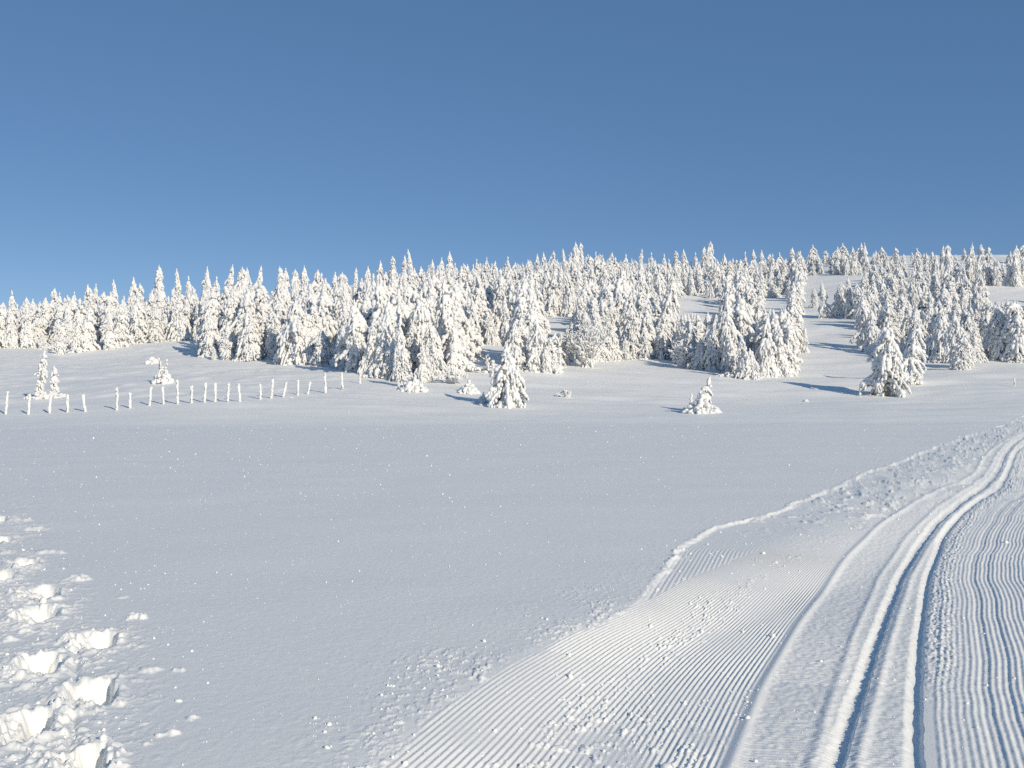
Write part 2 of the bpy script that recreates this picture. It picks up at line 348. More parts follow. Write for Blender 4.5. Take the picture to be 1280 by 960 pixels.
def spruce(seed, H=6.0, W=2.4, lump=0.15, sub=2, gap=0.05, lean=0.0, droop=1.15, dens=1.0, skirt=1.0, bare=None, power=0.8, rag=.35, miss=.16, forks=()):
    """returns meshes (trunk, needles, snow_cover)"""
    r = np.random.default_rng(seed)
    S = Lumps(); N = Lumps()
    tubes = []
    H_, W_ = H, W
    for H, W, ox, oy in [(H_, W_, 0, 0)] + [(H_ * a, W_ * b, H_ * c, H_ * d) for a, b, c, d in forks]:
        bx, by = r.normal(0, .03, 2) * H; la = r.uniform(0, 6.28)
        lx, ly = lean * H, 0.0
        k1, k2 = r.uniform(0, 6.28, 2)
        def ax(t, H=H, lx=lx, ly=ly, k1=k1, k2=k2, ox=ox, oy=oy): return np.array([ox * min(1, max(t, 0) * 4) ** .6 + lx * max(t, 0) ** 1.4 + 0.05 * H * .5 * math.sin(k1 + 3.2 * t) * t, oy * min(1, max(t, 0) * 4) ** .6 + ly + 0.04 * H * .5 * math.sin(k2 + 2.7 * t) * t, H * t])
        lev = int(H / (lump * 1.25) * dens)
        side = r.uniform(.62, 1.30, (9, 8)); side = (side + np.roll(side, 1, 1)) / 2 * rag + side * (1 - rag)
        for iL in range(lev):
            t = gap + (0.955 - gap) * (iL + r.uniform(-.4, .4)) / lev
            t = min(max(t, gap), .965)
            prof = (1 - t) ** power * (0.80 + 0.20 * min(1, t / 0.12)) * skirt ** (1 - t)
            prof *= 1 + 0.26 * math.sin(t * (18 + 9 * (seed % 3)) + seed) + r.uniform(-.12, .12)
            rad = W / 2 * prof + lump * .30
            nb = max(3, int(2 * math.pi * rad / (lump * 2.3) * dens)) if rad > lump else 3
            nb = min(nb, 11); a0 = r.uniform(0, 6.28)
            for kb in range(nb):
                az = a0 + 2 * math.pi * (kb + r.uniform(-.3, .3)) / nb
                if r.uniform() < miss: continue
                L = rad * r.uniform(.65, 1.18) * side[int(t * 8.9), int((az % 6.283) / .786) % 8]
                if bare and t < bare[0] and abs(((az - bare[1] + math.pi) % (2 * math.pi)) - math.pi) < bare[2]: continue
                ca, sa = math.cos(az), math.sin(az)
                o = ax(t); dr = droop * r.uniform(.7, 1.3)
                fat = 1.0
                if r.uniform() < .13: L *= r.uniform(1.1, 1.4); fat = r.uniform(1.05, 1.28); dr *= .8
                nn = max(2, int(L / (lump * .95)) + 1)
                prev = o
                for q in range(1, nn + 1):
                    s = q / nn
                    p = o + np.array([ca * L * s, sa * L * s, L * (0.30 * s - dr * s * s)])
                    if p[2] < 0.02: p[2] = 0.02 + 0.06 * r.uniform()
                    d = p - prev; l = np.linalg.norm(d) + 1e-6
                    rr_ = lump * fat * r.uniform(.45, .92) * (1.08 - .32 * s)
                    if s > .3 or r.uniform() < .4:
                        S.add((p + prev) / 2 + np.array([0, 0, rr_ * .25]), d, rr_, max(l * .70, rr_ * 1.1))
                    if r.uniform() < .9:
                        N.add((p + prev) / 2 - np.array([0, 0, rr_ * .75]), d, rr_ * .62, l * .75)
                    if s > .45:
                        for sg in (-1, 1):
                            if r.uniform() < .6:
                                off = lump * r.uniform(.55, 1.2)
                                c = p + np.array([-sa * sg * off, ca * sg * off, -off * r.uniform(.2, .9)])
                                if c[2] < .03: c[2] = .03
                                dd = np.array([-sa * sg * .6 + ca * .35, ca * sg * .6 + sa * .35, -r.uniform(.5, 1.6)])
                                S.add(c, dd, lump * r.uniform(.26, .46), lump * r.uniform(.5, .95))
                    prev = p
                if r.uniform() < .8:
                    c = prev + np.array([ca * .1 * lump, sa * .1 * lump, -lump * r.uniform(.2, .6)])
                    if c[2] > 0: S.add(c, np.array([ca * .3, sa * .3, -1]), lump * r.uniform(.22, .40), lump * r.uniform(.5, .9))
        # snowy leader
        for q in range(9):
            t = .93 + .07 * q / 8
            S.add(ax(t) + r.normal(0, lump * .10, 3), np.array([r.normal(0, .35), r.normal(0, .35), 1]), lump * (.46 - .30 * q / 8) * r.uniform(.8, 1.2), lump * .6)
        # core so that gaps look into shaded boughs
        for q in range(int(lev * .8)):
            t = gap + .02 + (.88 - gap) * q / (lev * .8); w = W / 2 * (1 - t) ** power * .34
            N.add(ax(t) + r.normal(0, w * .4, 3) * np.array([1, 1, .2]), np.array([r.normal(0, .2), r.normal(0, .2), 1]), w + .02, lump * 1.3)
        tubes.append(tube_mesh('trunk', [ax(t) for t in np.linspace(-.03, .95, 9)], [0.030 * H * (1 - .9 * t) * .55 + .012 for t in np.linspace(0, 1, 9)], 8, r))
    TV, TF, o_ = [], [], 0
    for m in tubes:
        v_, f_ = mesh_arrays(m); TV.append(v_); TF.append(f_ + o_); o_ += len(v_); bpy.data.meshes.remove(m)
    return (mesh_from('trunk', np.concatenate(TV), np.concatenate(TF)), N.build('needles', 1, r), S.build('snow_cover', sub, r))

def frosted_bush(seed, H=2.0, W=2.4, lump=.07, sub=1, limbs=26, upright=.6):
    r = np.random.default_rng(seed); S = Lumps(); V = []; Fs = []
    for k in range(limbs):
        az = r.uniform(0, 6.28); el = r.uniform(.25, 1.0); L = H * r.uniform(.6, 1.1)
        out = W / 2 * r.uniform(.25, 1.0)
        p = np.array([r.normal(0, .05 * W), r.normal(0, .05 * W), -.02]); prev = p; n = 7
        for q in range(1, n + 1):
            s = q / n
            c = np.array([math.cos(az) * out * s ** .9, math.sin(az) * out * s ** .9, L * (s * (1 + .35 * (1 - upright)) - (.55 - .4 * upright) * s * s * (out / (W / 2)) * 1.5)]) + r.normal(0, .02 * H, 3)
            c[2] = max(c[2], .03); d = c - prev
            rad = lump * r.uniform(.5, .9) * (1.15 - .5 * s)
            S.add((c + prev) / 2, d, rad, np.linalg.norm(d) * .62 + .01)
            for _ in range(3):
                dv = r.normal(0, 1, 3); dv /= np.linalg.norm(dv); dv[2] = dv[2] * .6 + .1
                S.add(c + dv * lump * 1.3 - np.array([0, 0, .3 * lump]), dv, lump * r.uniform(.3, .55), lump * r.uniform(.8, 1.5))
            w = .012 * H * (1.1 - s); b = len(V)
            for e, pt in ((0, prev), (1, c)):
                for a in range(4): V.append((pt[0] + w * math.cos(a * 1.571), pt[1] + w * math.sin(a * 1.571), pt[2] - rad * .6))
            for a in range(4): Fs.append((b + a, b + (a + 1) % 4, b + 4 + (a + 1) % 4, b + 4 + a))
            prev = c
    return (mesh_from('branches', np.array(V), np.array(Fs)), None, S.build('snow_cover', sub, r))
def snow_hump(seed, H=.5, W=1.0, lump=.12, n=60, spikes=4):
    """a sapling nearly buried: piled knobs of snow with a few twig tips"""
    r = np.random.default_rng(seed); S = Lumps(); V = []; Fs = []
    for _ in range(n):
        a = r.uniform(0, 6.28); q = r.uniform() ** .6; z = H * .75 * (1 - q ** 1.3) * r.uniform(.3, 1.05)
        S.add(np.array([math.cos(a) * q * W / 2, math.sin(a) * q * W / 2, z]), np.array([math.cos(a), math.sin(a), r.uniform(-.6, .8)]), lump * r.uniform(.5, 1.0), lump * r.uniform(.8, 1.4))
    for k in range(spikes):
        a = r.uniform(0, 6.28); q = r.uniform(0, .35) * W; p0 = np.array([math.cos(a) * q, math.sin(a) * q, H * .2]); hh = H * r.uniform(.7, 1.0) if k else H
        for j in range(6):
            S.add(p0 + np.array([r.normal(0, .03), r.normal(0, .03), (hh - H * .2) * j / 5]), np.array([r.normal(0, .3), r.normal(0, .3), 1]), lump * (.6 - .06 * j) * r.uniform(.8, 1.1), lump * .7)
        b = len(V)
        for zz in (0, hh * .97):
            for t in range(4): V.append((p0[0] + .015 * math.cos(t * 1.57), p0[1] + .015 * math.sin(t * 1.57), zz))
        for t in range(4): Fs.append((b + t, b + (t + 1) % 4, b + 4 + (t + 1) % 4, b + 4 + t))
    return (mesh_from('twigs', np.array(V), np.array(Fs)) if V else None, None, S.build('snow_cover', 2, r))

NAMES = {'spruce': ('trunk', 'needles', 'snow_cover'), 'bush': ('branches', None, 'snow_cover'), 'hump': ('twigs', None, 'snow_cover')}
MATS = (M_BARK, M_NEEDLE, M_SNOW)
def setm(ms):
    for m, mt in zip(ms, MATS):
        if m: m.materials.clear(); m.materials.append(mt)
    return ms
GPOS = []
def place(kind, meshes, x, y, s, rz, label, cat, group=None, name='snowy_spruce', sxy=1.0, tilt=(0, 0), sink=.05, z=None):
    e = bpy.data.objects.new(name, None); COL.objects.link(e)
    e.location = (x, y, (gh(x, y) if z is None else z) - sink); e.rotation_euler = (tilt[0], tilt[1], rz); e.scale = (s * sxy, s * sxy, s)
    e.empty_display_size = .3
    e['label'] = label; e['category'] = cat
    if group: e['group'] = group
    for nm, m in zip(NAMES[kind], meshes):
        if m:
            o = bpy.data.objects.new(nm, m); COL.objects.link(o); o.parent = e
    return e

# variants (6 m tall), seen between 60 and 250 m away
VAR = []
specs = [(6, 1.9, .17), (6, 2.3, .19), (6, 1.7, .16), (6, 2.6, .20), (6, 2.0, .15), (6, 1.8, .19), (6, 2.4, .17), (6, 1.5, .17), (6, 2.1, .21), (6, 2.8, .18), (6, 2.2, .16), (6, 2.4, .22)]
FORK = [(), ((.82, .8, .10, .05),), (), ((.70, .9, -.12, .04), (.45, .7, .10, -.12)), (), ((.9, .85, .08, -.06),), ((.55, .8, .15, -.05),), (), (), ((.75, .8, .14, .06), (.6, .7, -.13, -.05)), ((.5, .9, -.12, -.10),), ()]
for k, (h, w, l) in enumerate(specs):
    l *= 1.2
    VAR.append(setm(spruce(100 + k, h, w, l, sub=2, gap=.04, droop=1.1 + .12 * (k % 4), dens=.95, forks=FORK[k], power=.38 + .10 * (k % 4), lean=(-.04, .03, 0, .07)[k % 4], miss=.14 + .04 * (k % 3))))
LOWV = [spruce(300 + k, 6, 2.5 + .2 * k, .36, sub=1, gap=.05, dens=.8, power=.7) for k in range(4)]
log('variants', [len(v[2].polygons) for v in VAR], [len(v[2].polygons) for v in LOWV], time.time() - T0)

# ------------------------------------------------------------------ forest layout
FRONT = [(-120, 438), (0, 436), (30, 435), (60, 439), (100, 440), (115, 437), (130, 436), (160, 431), (200, 428), (240, 424), (258, 424), (262, 447), (300, 448), (330, 452),
         (360, 455), (400, 458), (430, 464), (470, 468), (490, 478), (520, 480), (540, 470), (570, 466), (576, 444), (620, 444), (636, 462), (700, 464), (705, 455), (770, 450),
         (800, 448), (840, 450), (860, 460), (900, 466), (940, 472), (985, 470), (990, 425), (1000, 395), (1015, 360), (1018, 350), (1076, 350), (1080, 437), (1100, 440),
         (1150, 449), (1190, 457), (1215, 459), (1225, 449), (1280, 449), (1400, 449)]
SKY = [(-120, 378), (0, 376), (50, 372), (110, 366), (150, 362), (200, 357), (280, 352), (330, 350), (400, 347), (450, 343), (500, 335), (560, 328), (640, 328), (680, 322),
       (720, 312), (780, 322), (850, 322), (940, 322), (1000, 320), (1040, 322), (1100, 318), (1180, 315), (1280, 322), (1400, 322)]
fx, fy = zip(*FRONT); sx, sy = zip(*SKY)
CLEAR = [(676, 722, 396, 414), (843, 900, 373, 392), (955, 990, 372, 386), (1000, 1078, 345, 480), (1218, 1400, 360, 376), (575, 640, 432, 470), (1008, 1400, 290, 340)]
def in_forest(px, py):
    if py > np.interp(px, fx, fy): return False
    for a, b, c, d in CLEAR:
        if a < px < b and c < py < d: return False
    return True
trees = []   # x, y, h, widthfactor, tag
TG = {'n': {}, 'k': 0}
def far_enough(x, y, m):
    i, j = int(x // 4), int(y // 4)
    while len(TG['n']) and TG['k'] < len(trees):
        t = trees[TG['k']]; TG['n'].setdefault((int(t[0] // 4), int(t[1] // 4)), []).append(t); TG['k'] += 1
    if not TG['n'] and trees:
        for t in trees: TG['n'].setdefault((int(t[0] // 4), int(t[1] // 4)), []).append(t)
        TG['k'] = len(trees)
    for a in (-1, 0, 1):
        for b in (-1, 0, 1):
            for t in TG['n'].get((i + a, j + b), ()):
                if (t[0] - x) ** 2 + (t[1] - y) ** 2 < m * m: return False
    return True
def top_limit(px): return np.interp(px, sx, sy)
# spires that stand out on the skyline
SPIRES = [(15, 364), (33, 372), (68, 361), (74, 366), (93, 365), (110, 357), (118, 355), (146, 350), (168, 348), (175, 355), (198, 332), (225, 337), (236, 346), (257, 334), (270, 346),
          (283, 331), (301, 335), (310, 335), (322, 332), (351, 333), (357, 336), (370, 337), (380, 333), (397, 338), (403, 342), (419, 341), (434, 341), (444, 335), (460, 334), (475, 327),
          (491, 321), (505, 319), (515, 312), (540, 325), (552, 322), (562, 315), (580, 330), (595, 324), (608, 322), (620, 327), (634, 321), (660, 325), (671, 318), (680, 316),
          (692, 314), (706, 310), (719, 303), (726, 304), (745, 315), (765, 316), (782, 318), (800, 311), (815, 316), (830, 318), (845, 314), (855, 312), (870, 316), (880, 309), (887, 302),
          (905, 318), (932, 315), (942, 312), (952, 313), (965, 318), (990, 310), (1000, 314)]
for px, ty in SPIRES:
    best = None; want = 5.9 if px < 520 else 5.0
    d0 = hit(px, np.interp(px, fx, fy))
    for d in np.arange(d0[1] + 4, 235, 3):
        x = (px - CX) / F * d; py = proj_y(x, d)
        if not in_forest(px, py): continue
        h = (py - ty) / F * d
        if 3.0 < h and (best is None or abs(h - want) < abs(best[2] - want)): best = (x, d, h)
    if best: trees.append((best[0], best[1], best[2] * 1.02, .78, 'spire', px))
# front row
r2 = np.random.default_rng(21)
px = -60.0
while px < 1330:
    fyv = np.interp(px, fx, fy)
    if not (985 < px < 1080 or 570 < px < 640):
        q = hit(px, fyv - r2.uniform(0, 5))
        if q and far_enough(q[0], q[1], .9):
            hpx = {0: 60, 1: 74}[int(px > 262)] * r2.uniform(.25, .95)
            h = min(hpx / F * q[1], (proj_y(*q) - top_limit(px) - 6) / F * q[1])
            trees.append((q[0], q[1], h, 1.0, 'front', px))
    px += r2.uniform(6, 15) * (80 / (q[1] if q else 80)) ** .5
# the mass of the wood
cnt = 0
FPX = np.arange(-120, 1401, 8.0); FDD = np.array([(hit(p, np.interp(p, fx, fy)) or (0, 100))[1] for p in FPX])
CD = np.exp(r2.uniform(math.log(62), math.log(250), 40000)); CP = r2.uniform(-110, 1390, 40000); CXX = (CP - CX) / F * CD
CPY = CY - (base_h(CXX, CD) - HC) / CD * F; CNV = vnoise(CXX / 14, CD / 12, 33)
for d, px, x, py, nv_ in zip(CD.tolist(), CP.tolist(), CXX.tolist(), CPY.tolist(), CNV.tolist()):
    if not in_forest(px, py): continue
    if px > 1005 and r2.uniform() < .15: continue
    depth = d - np.interp(px, FPX, FDD)
    if px < 450 and depth > 60: continue
    sp = 1.5 + 0.4 * (depth > 15) + .006 * max(0, d - 100)
    if px > 560 and d > 120: sp *= .95 + .9 * (nv_ > .25)
    if not far_enough(x, d, sp): continue
    h = r2.uniform(3.5, 6.4) if r2.uniform() < .74 else r2.uniform(2.0, 3.5)
    if d > 140: h *= .85
    if px > 1005: h *= .72
    lim = (py - top_limit(px) - r2.uniform(0, 10)) / F * d
    if lim < 1.6: continue
    h = min(h, lim)
    trees.append((x, d, h, r2.uniform(.78, 1.22), 'wood', px)); cnt += 1
log('wood', cnt, len(trees), time.time() - T0)
# hand-placed spruces: base px, base py, top py, width factor
HAND = [(1031, 398, 350, 1.0), (1047, 397, 353, 1.0), (1062, 398, 345, .95), (1073, 399, 352, 1.1), (1018, 385, 358, .9),
        (1046, 341, 312, 1.1), (1054, 343, 314, 1.0), (1075, 340, 303, .9), (1082, 341, 302, .8), (1069, 343, 318, 1.1), (1058, 344, 322, 1.0), (1036, 333, 318, 1.1),
        (962, 340, 317, 1.1), (975, 342, 315, 1.0), (990, 345, 312, 1.0), (998, 343, 314, 1.0), (1014, 340, 314, 1.0), (1022, 341, 317, 1.0), (1003, 350, 322, 1),
        (1092, 330, 315, 1.1), (1098, 331, 316, 1.1), (1108, 333, 317, 1.3), (1122, 334, 318, 1.2), (1130, 330, 317, 1.3), (1144, 334, 320, 1.3), (1158, 338, 316, 1.1), (1165, 343, 314, 1),
        (1176, 348, 306, .8), (1186, 349, 305, .75), (1170, 352, 318, 1.1), (1197, 352, 322, 1.2), (1210, 356, 304, .75), (1203, 357, 328, 1.1), (1222, 357, 328, 1.1), (1232, 356, 326, 1.1), (1242, 357, 304, .75),
        (1249, 357, 325, 1.0), (1270, 358, 314, .9), (1262, 357, 330, 1.1), (1279, 357, 326, 1.0), (1292, 356, 322, 1.0),
        (924, 468, 360, .85), (946, 471, 350, .8), (905, 465, 372, .8), (968, 467, 378, .8), (880, 461, 380, .9), (860, 456, 385, .9), (934, 473, 418, 1.0),
        (1005, 441, 407, 1.0), (994, 443, 411, 1.1),
        (509, 482, 380, .72), (497, 477, 392, .8), (541, 470, 398, .95), (516, 484, 412, .9), (503, 483, 430, 1.0), (527, 478, 425, .9), (478, 466, 372, 1.0), (447, 463, 408, 1.1), (466, 468, 402, .9), (560, 469, 422, 1.1), (524, 474, 400, .8), (549, 468, 408, .9), (488, 474, 420, 1.0), (532, 474, 430, 1),
        (655, 464, 380, .85), (645, 463, 400, 1), (668, 464, 396, .9), (686, 466, 430, 1.0), (806, 449, 405, 1.3), (790, 447, 372, 1.0), (780, 449, 420, 1.2),
        (285, 449, 404, 1.1), (268, 450, 430, 1.2), (310, 450, 385, 1.1), (95, 441, 383, .9), (75, 443, 400, 1.0), (137, 437, 385, 1.0), (150, 434, 372, 1.0),
        (1090, 440, 385, 1.2), (1175, 452, 380, 1.1), (1196, 460, 392, 1.1), (1202, 462, 412, 1.1), (1150, 448, 400, 1.2), (1250, 450, 375, 1.0), (1238, 448, 392, 1.1), (1268, 450, 360, 1.0)]
HAND += [(915, 468, 388, .9), (958, 471, 392, .9), (890, 464, 396, 1), (975, 470, 405, .9), (865, 459, 405, 1)]
for px, by, ty, wf in HAND:
    q = hit(px, by)
    if not q: q = hit(px, by + 6)
    if q:
        trees[:] = [t for t in trees if (t[0] - q[0]) ** 2 + (t[1] - q[1]) ** 2 > .8]
        trees.append((q[0], q[1], (proj_y(*q) - ty) / F * q[1], wf * .85, 'hand', px))

# keep the small clearings open to view, as they are in the photograph
for a, b, c, d in [(680, 716, 399, 416), (843, 900, 378, 390), (577, 606, 437, 464), (1226, 1290, 362, 374), (955, 985, 376, 384)]:
    new = []
    for t in trees:
        px = t[5] if t[4] == 'hand' else CX + F * t[0] / t[1]; by = proj_y(t[0], t[1]); top = by - t[2] / t[1] * F
        if a - 3 < px < b + 3 and by > d - 3 and top < d:
            h2 = (by - d - r2.uniform(0, 6)) / F * t[1]
            if h2 < 1.3: continue
            t = (t[0], t[1], h2, 1.2) + t[4:]
        new.append(t)
    trees[:] = new
for px in np.arange(1012, 1330, 7.0):
    px += r2.uniform(-3, 3); by = r2.uniform(325, 344); q = hit(px, by)
    if q and far_enough(q[0], q[1], 1.5): trees.append((q[0], q[1], r2.uniform(11, 25) / F * q[1], r2.uniform(1, 1.5), 'wood', px))
# what each tree shows in the photograph's frame (front to back)
buf = np.zeros((480, 640), bool); vis = {}
order = sorted(range(len(trees)), key=lambda k: trees[k][1])
for k in order:
    x, y, h, wf, tg, _ = trees[k]
    px = (CX + F * x / y) / 2; by = (CY - (gh(x, y) - HC) / y * F) / 2; hp = h / y * F / 2; wp = hp * .40 * wf
    n = 0
    y0, y1 = int(max(0, by - hp)), int(min(479, by))
    for yy in range(y0, y1 + 1):
        w = wp / 2 * max(0, 1 - (by - yy) / hp) ** .7 + .4
        a, b = int(max(0, px - w)), int(min(639, px + w))
        if b < a: continue
        seg = buf[yy, a:b + 1]; n += (~seg).sum(); seg[:] = True
    vis[k] = n
shown = [k for k in order if vis[k] >= 3]
shown.sort(key=lambda k: -vis[k])
side_out = [k for k in order if vis[k] < 3 and abs(trees[k][5] - 640) > 640 and trees[k][1] < 170]
NIND = 268
single, rest = shown[:NIND], shown[NIND:] + side_out
log('trees', len(trees), 'visible', len(shown), 'individual', len(single), 'mass', len(rest), 'smallest', vis[single[-1]])

ORD = ['first', 'second', 'third', 'fourth', 'fifth', 'sixth', 'seventh', 'eighth', 'ninth', 'tenth', 'eleventh', 'twelfth', 'thirteenth', 'fourteenth', 'fifteenth', 'sixteenth',
       'seventeenth', 'eighteenth', 'nineteenth', 'twentieth', 'twenty-first', 'twenty-second', 'twenty-third']
POSTS = [(7, 518, 8.5, 491), (35.5, 518, 37, 494), (61.5, 516.5, 63, 496), (84.5, 515.5, 84.5, 496), (106.5, 514.5, 104, 495.5), (146, 512.5, 146.5, 485.5), (162.5, 510.5, 162, 493),
         (187, 507, 188, 485.5), (204, 505.5, 203, 485.5), (222, 505, 221.5, 476.5), (239, 504, 240.5, 484), (255.5, 503, 257, 480.5), (269, 502.5, 269, 481), (284.5, 502.5, 285.5, 481),
         (300, 502, 298, 481), (325.5, 499, 325.5, 482), (339, 498, 341, 476), (354, 496.5, 357, 479.5), (372, 494.5, 372.5, 476.5), (384.5, 493, 387.5, 479), (407, 491, 406, 469),
         (428, 487.5, 427, 468), (450, 479.5, 449, 461)]
PLACES = [(640, 'the lone conical spruce'), (700, 'the tiny buried twigs'), (742, 'the leafless bush'), (872, 'the crooked spruce bush'),
          (945, 'the big clump'), (1030, 'the bright clearing'), (1110, 'the two-topped spruce'), (1268, 'the lone stake')]
def place_words(px):
    if px < 462:
        k = int(np.argmin([abs(p[0] - px) for p in POSTS])); return 'above the %s fence post' % ORD[k]
    if px < 492: return 'just past the last fence post'
    if px < 530: return 'over the jutting tree island'
    if px < 575: return 'beside the jutting tree island'
    if px < 612: return 'behind the small shaded clearing'
    k = int(np.argmin([abs(p[0] - px) for p in PLACES])); return 'above ' + PLACES[k][1]
used = {}
cards = []
for n, k in enumerate(single):
    x, y, h, wf, tg, px = trees[k]
    by = proj_y(x, y); row = by - np.interp(px, fx, fy); top = by - h / y * F
    where = 'standing clear on the skyline' if top < top_limit(px) + 3 else ('in the front row' if row > -9 else ('in the second row' if row > -24 else ('deep in the wood' if row > -60 else 'high on the slope')))
    size = 'tall' if h > 5.4 else ('mid-height' if h > 3.9 else 'short')
    shp = 'slender' if wf < .9 else ('broad' if wf > 1.08 else '')
    cards.append((n, k, where, size, shp, px, top, by))
def lab(size, shp, where, pw): return ' '.join(('%s %s snow-laden spruce %s %s' % (size, shp, where, pw)).split())
for n, k, where, size, shp, px, top, by in cards:
    used.setdefault(lab(size, shp, where, place_words(px)), []).append((n, k, px, top, by))
final = {}
for L_, mem in used.items():
    if len(mem) == 1: final[mem[0][1]] = L_; continue
    mem.sort(key=lambda m: m[2])
    for c, m in enumerate(mem):
        e = ('%s from the left, ' % ORD[c]) if len(mem) > 2 else ('its right-hand one, ' if c else 'its left-hand one, ')
        pos = ORD[c] if len(mem) > 2 else ('left' if c == 0 else 'right')
        final[m[1]] = L_.replace('snow-laden spruce', ('snow-laden spruce, %s of %d,' % (pos, len(mem))) if len(mem) > 2 else 'snow-laden spruce, %s one,' % pos)
r3 = np.random.default_rng(5)
for k in list(final):
    for w_ in (' broad', ' slender', ' short', ' mid-height', ' clear'):
        if len(final[k].split()) > 16: final[k] = (' ' + final[k]).replace(w_, '', 1).strip()
for n, k in enumerate(single):
    x, y, h, wf, tg, px = trees[k]
    v = VAR[int(r3.integers(0, len(VAR)))]
    if tg == 'spire': v = VAR[int(r3.choice([2, 5, 7, 0, 4, 1, 8]))]
    s = h / 6.0
    big = 1.0 if h > 4 else 1.15
    place('spruce', v, x, y, s, r3.uniform(0, 6.28), final[k], 'spruce', 'snow-laden spruces of the wood', 'snowy_spruce', sxy=wf * big * r3.uniform(.95, 1.1), tilt=(r3.normal(0, .045), r3.normal(0, .045)), sink=.12)
# the small rest: one mass of far trees
LV = [(mesh_arrays(v[2]), mesh_arrays(v[1])) for v in LOWV]
Vs, Fs, Ms = [], [], []; off = 0
for k in rest:
    x, y, h, wf, tg, px = trees[k]; a = r3.uniform(0, 6.28); ca, sa = math.cos(a), math.sin(a); s = h / 6
    for mi, (v, f) in enumerate(LV[int(r3.integers(0, 4))]):
        w = v * np.array([s * wf, s * wf, s]); w = np.stack([w[:, 0] * ca - w[:, 1] * sa + x, w[:, 0] * sa + w[:, 1] * ca + y, w[:, 2] + gh(x, y) - .1], 1)
        Vs.append(w); Fs.append(f + off); Ms.append(np.full(len(f), mi)); off += len(v)
me = mesh_from('distant_wood', np.concatenate(Vs), np.concatenate(Fs))
me.materials.append(M_SNOW); me.materials.append(M_NEEDLE); me.polygons.foreach_set('material_index', np.concatenate(Ms).astype(np.int32))
dw = link('distant_wood', me); dw['kind'] = 'stuff'; dw['category'] = 'wood'; dw['label'] = 'far snow-covered spruce wood filling gaps high up the slope'
for v in LOWV:
    for m in v: bpy.data.meshes.remove(m)
log('forest built', time.time() - T0)

# ------------------------------------------------------------------ named trees and bushes of the foreground
def at(px, py): return hit(px, py)
def fg(kind, meshes, px, py, rz, label, cat, group=None, name='snowy_spruce', **kw):
    x, y = at(px, py); return place(kind, setm(meshes), x, y, 1, rz, label, cat, group, name, **kw)
def m_of(px, py, dpx): x, y = at(px, py); return dpx / F * y
fg('spruce', spruce(401, m_of(632, 508, 78), m_of(632, 508, 54), .145, 2, gap=.02, power=.9, dens=1.0, droop=1.1, rag=.2, miss=.22), 634, 508, 1.2,
   'small lone conical spruce standing in open snow before the wood', 'spruce')
fg('hump', snow_hump(402, m_of(605, 503, 13), m_of(605, 503, 16), .10, 40, 1), 603, 503, 0, 'small snow knob beside the foot of the lone conical spruce', 'bush', name='snowed_sapling')
fg('spruce', spruce(403, m_of(875, 516, 44), m_of(875, 516, 20), .14, 2, gap=.05, lean=.30, power=.35, dens=.7, rag=0, miss=.35), 874, 514, 0,
   'low crooked spruce bush with a leaning tip alone in the snow', 'spruce')
fg('hump', snow_hump(404, m_of(875, 517, 30), m_of(875, 517, 46), .14, 150, 4), 877, 516, 0, 'ring of snow-loaded twigs around the low crooked spruce', 'bush', name='snowed_bush')
fg('spruce', spruce(405, m_of(1108, 496, 93), m_of(1108, 496, 44), .18, 2, gap=.03, power=.42, dens=.9, droop=1.1, rag=.2, bare=(.34, R(252), .75)), 1108, 495, 0,
   'two-topped spruce with its brown trunk showing under a bough', 'spruce')
fg('spruce', spruce(406, m_of(1138, 480, 74), m_of(1138, 480, 34), .16, 2, gap=.03, power=.5, dens=.9, lean=.25), 1132, 479, 0,
   'leaning spruce close behind the two-topped spruce', 'spruce')
fg('spruce', spruce(407, m_of(48, 497, 59), m_of(48, 497, 15), .12, 2, gap=.14, power=.25, dens=.75, lean=.10, skirt=.35, miss=.3), 50, 497, 0,
   'taller of two ragged saplings behind the third fence post', 'spruce')
fg('spruce', spruce(408, m_of(68, 496, 38), m_of(68, 496, 11), .11, 2, gap=.12, power=.25, dens=.8, skirt=.5), 68, 495.5, 0,
   'shorter of two ragged saplings behind the third fence post', 'spruce')
fg('hump', snow_hump(409, m_of(60, 497, 12), m_of(60, 497, 48), .13, 80, 1), 60, 497, 0, 'row of snow knobs at the foot of the ragged saplings', 'bush', name='snowed_bush')
fg('hump', snow_hump(410, m_of(202, 479, 31), m_of(202, 479, 23), .13, 60, 4), 203, 479, 0, 'tiny spiky snow-crusted sapling above the ninth fence post', 'bush', name='snowed_sapling')
fg('hump', snow_hump(411, m_of(192, 454, 11), m_of(192, 454, 16), .16, 36, 0), 191, 454, 0, 'small round snow knob behind the spiky sapling', 'bush', name='snowed_bush')
fg('bush', frosted_bush(412, m_of(738, 458, 62), m_of(738, 458, 74), .11, 1, 60), 735, 459, 0, 'frosted leafless bush with fanning twigs at the wood edge', 'bush', name='frosted_bush')
fg('bush', frosted_bush(413, m_of(708, 497, 11), m_of(708, 497, 26), .06, 1, 9, .3), 708, 497, 0, 'tiny frosted twigs poking from open snow beneath the leafless bush', 'bush', name='frosted_twigs')
fg('hump', snow_hump(414, m_of(586, 492, 20), m_of(586, 492, 26), .14, 60, 0), 586, 491, 0, 'round snow-crusted bush before the small clearing', 'bush', name='snowed_bush')
fg('bush', frosted_bush(415, m_of(560, 478, 16), m_of(560, 478, 50), .11, 1, 14, .1), 563, 479, 0, 'low arching branch half buried beside the round bush', 'bush', name='buried_branch')
fg('hump', snow_hump(416, m_of(515, 488, 22), m_of(515, 488, 34), .14, 90, 3), 516, 489, 0, 'snow-crusted bush at the tip of the jutting tree island', 'bush', name='snowed_bush')
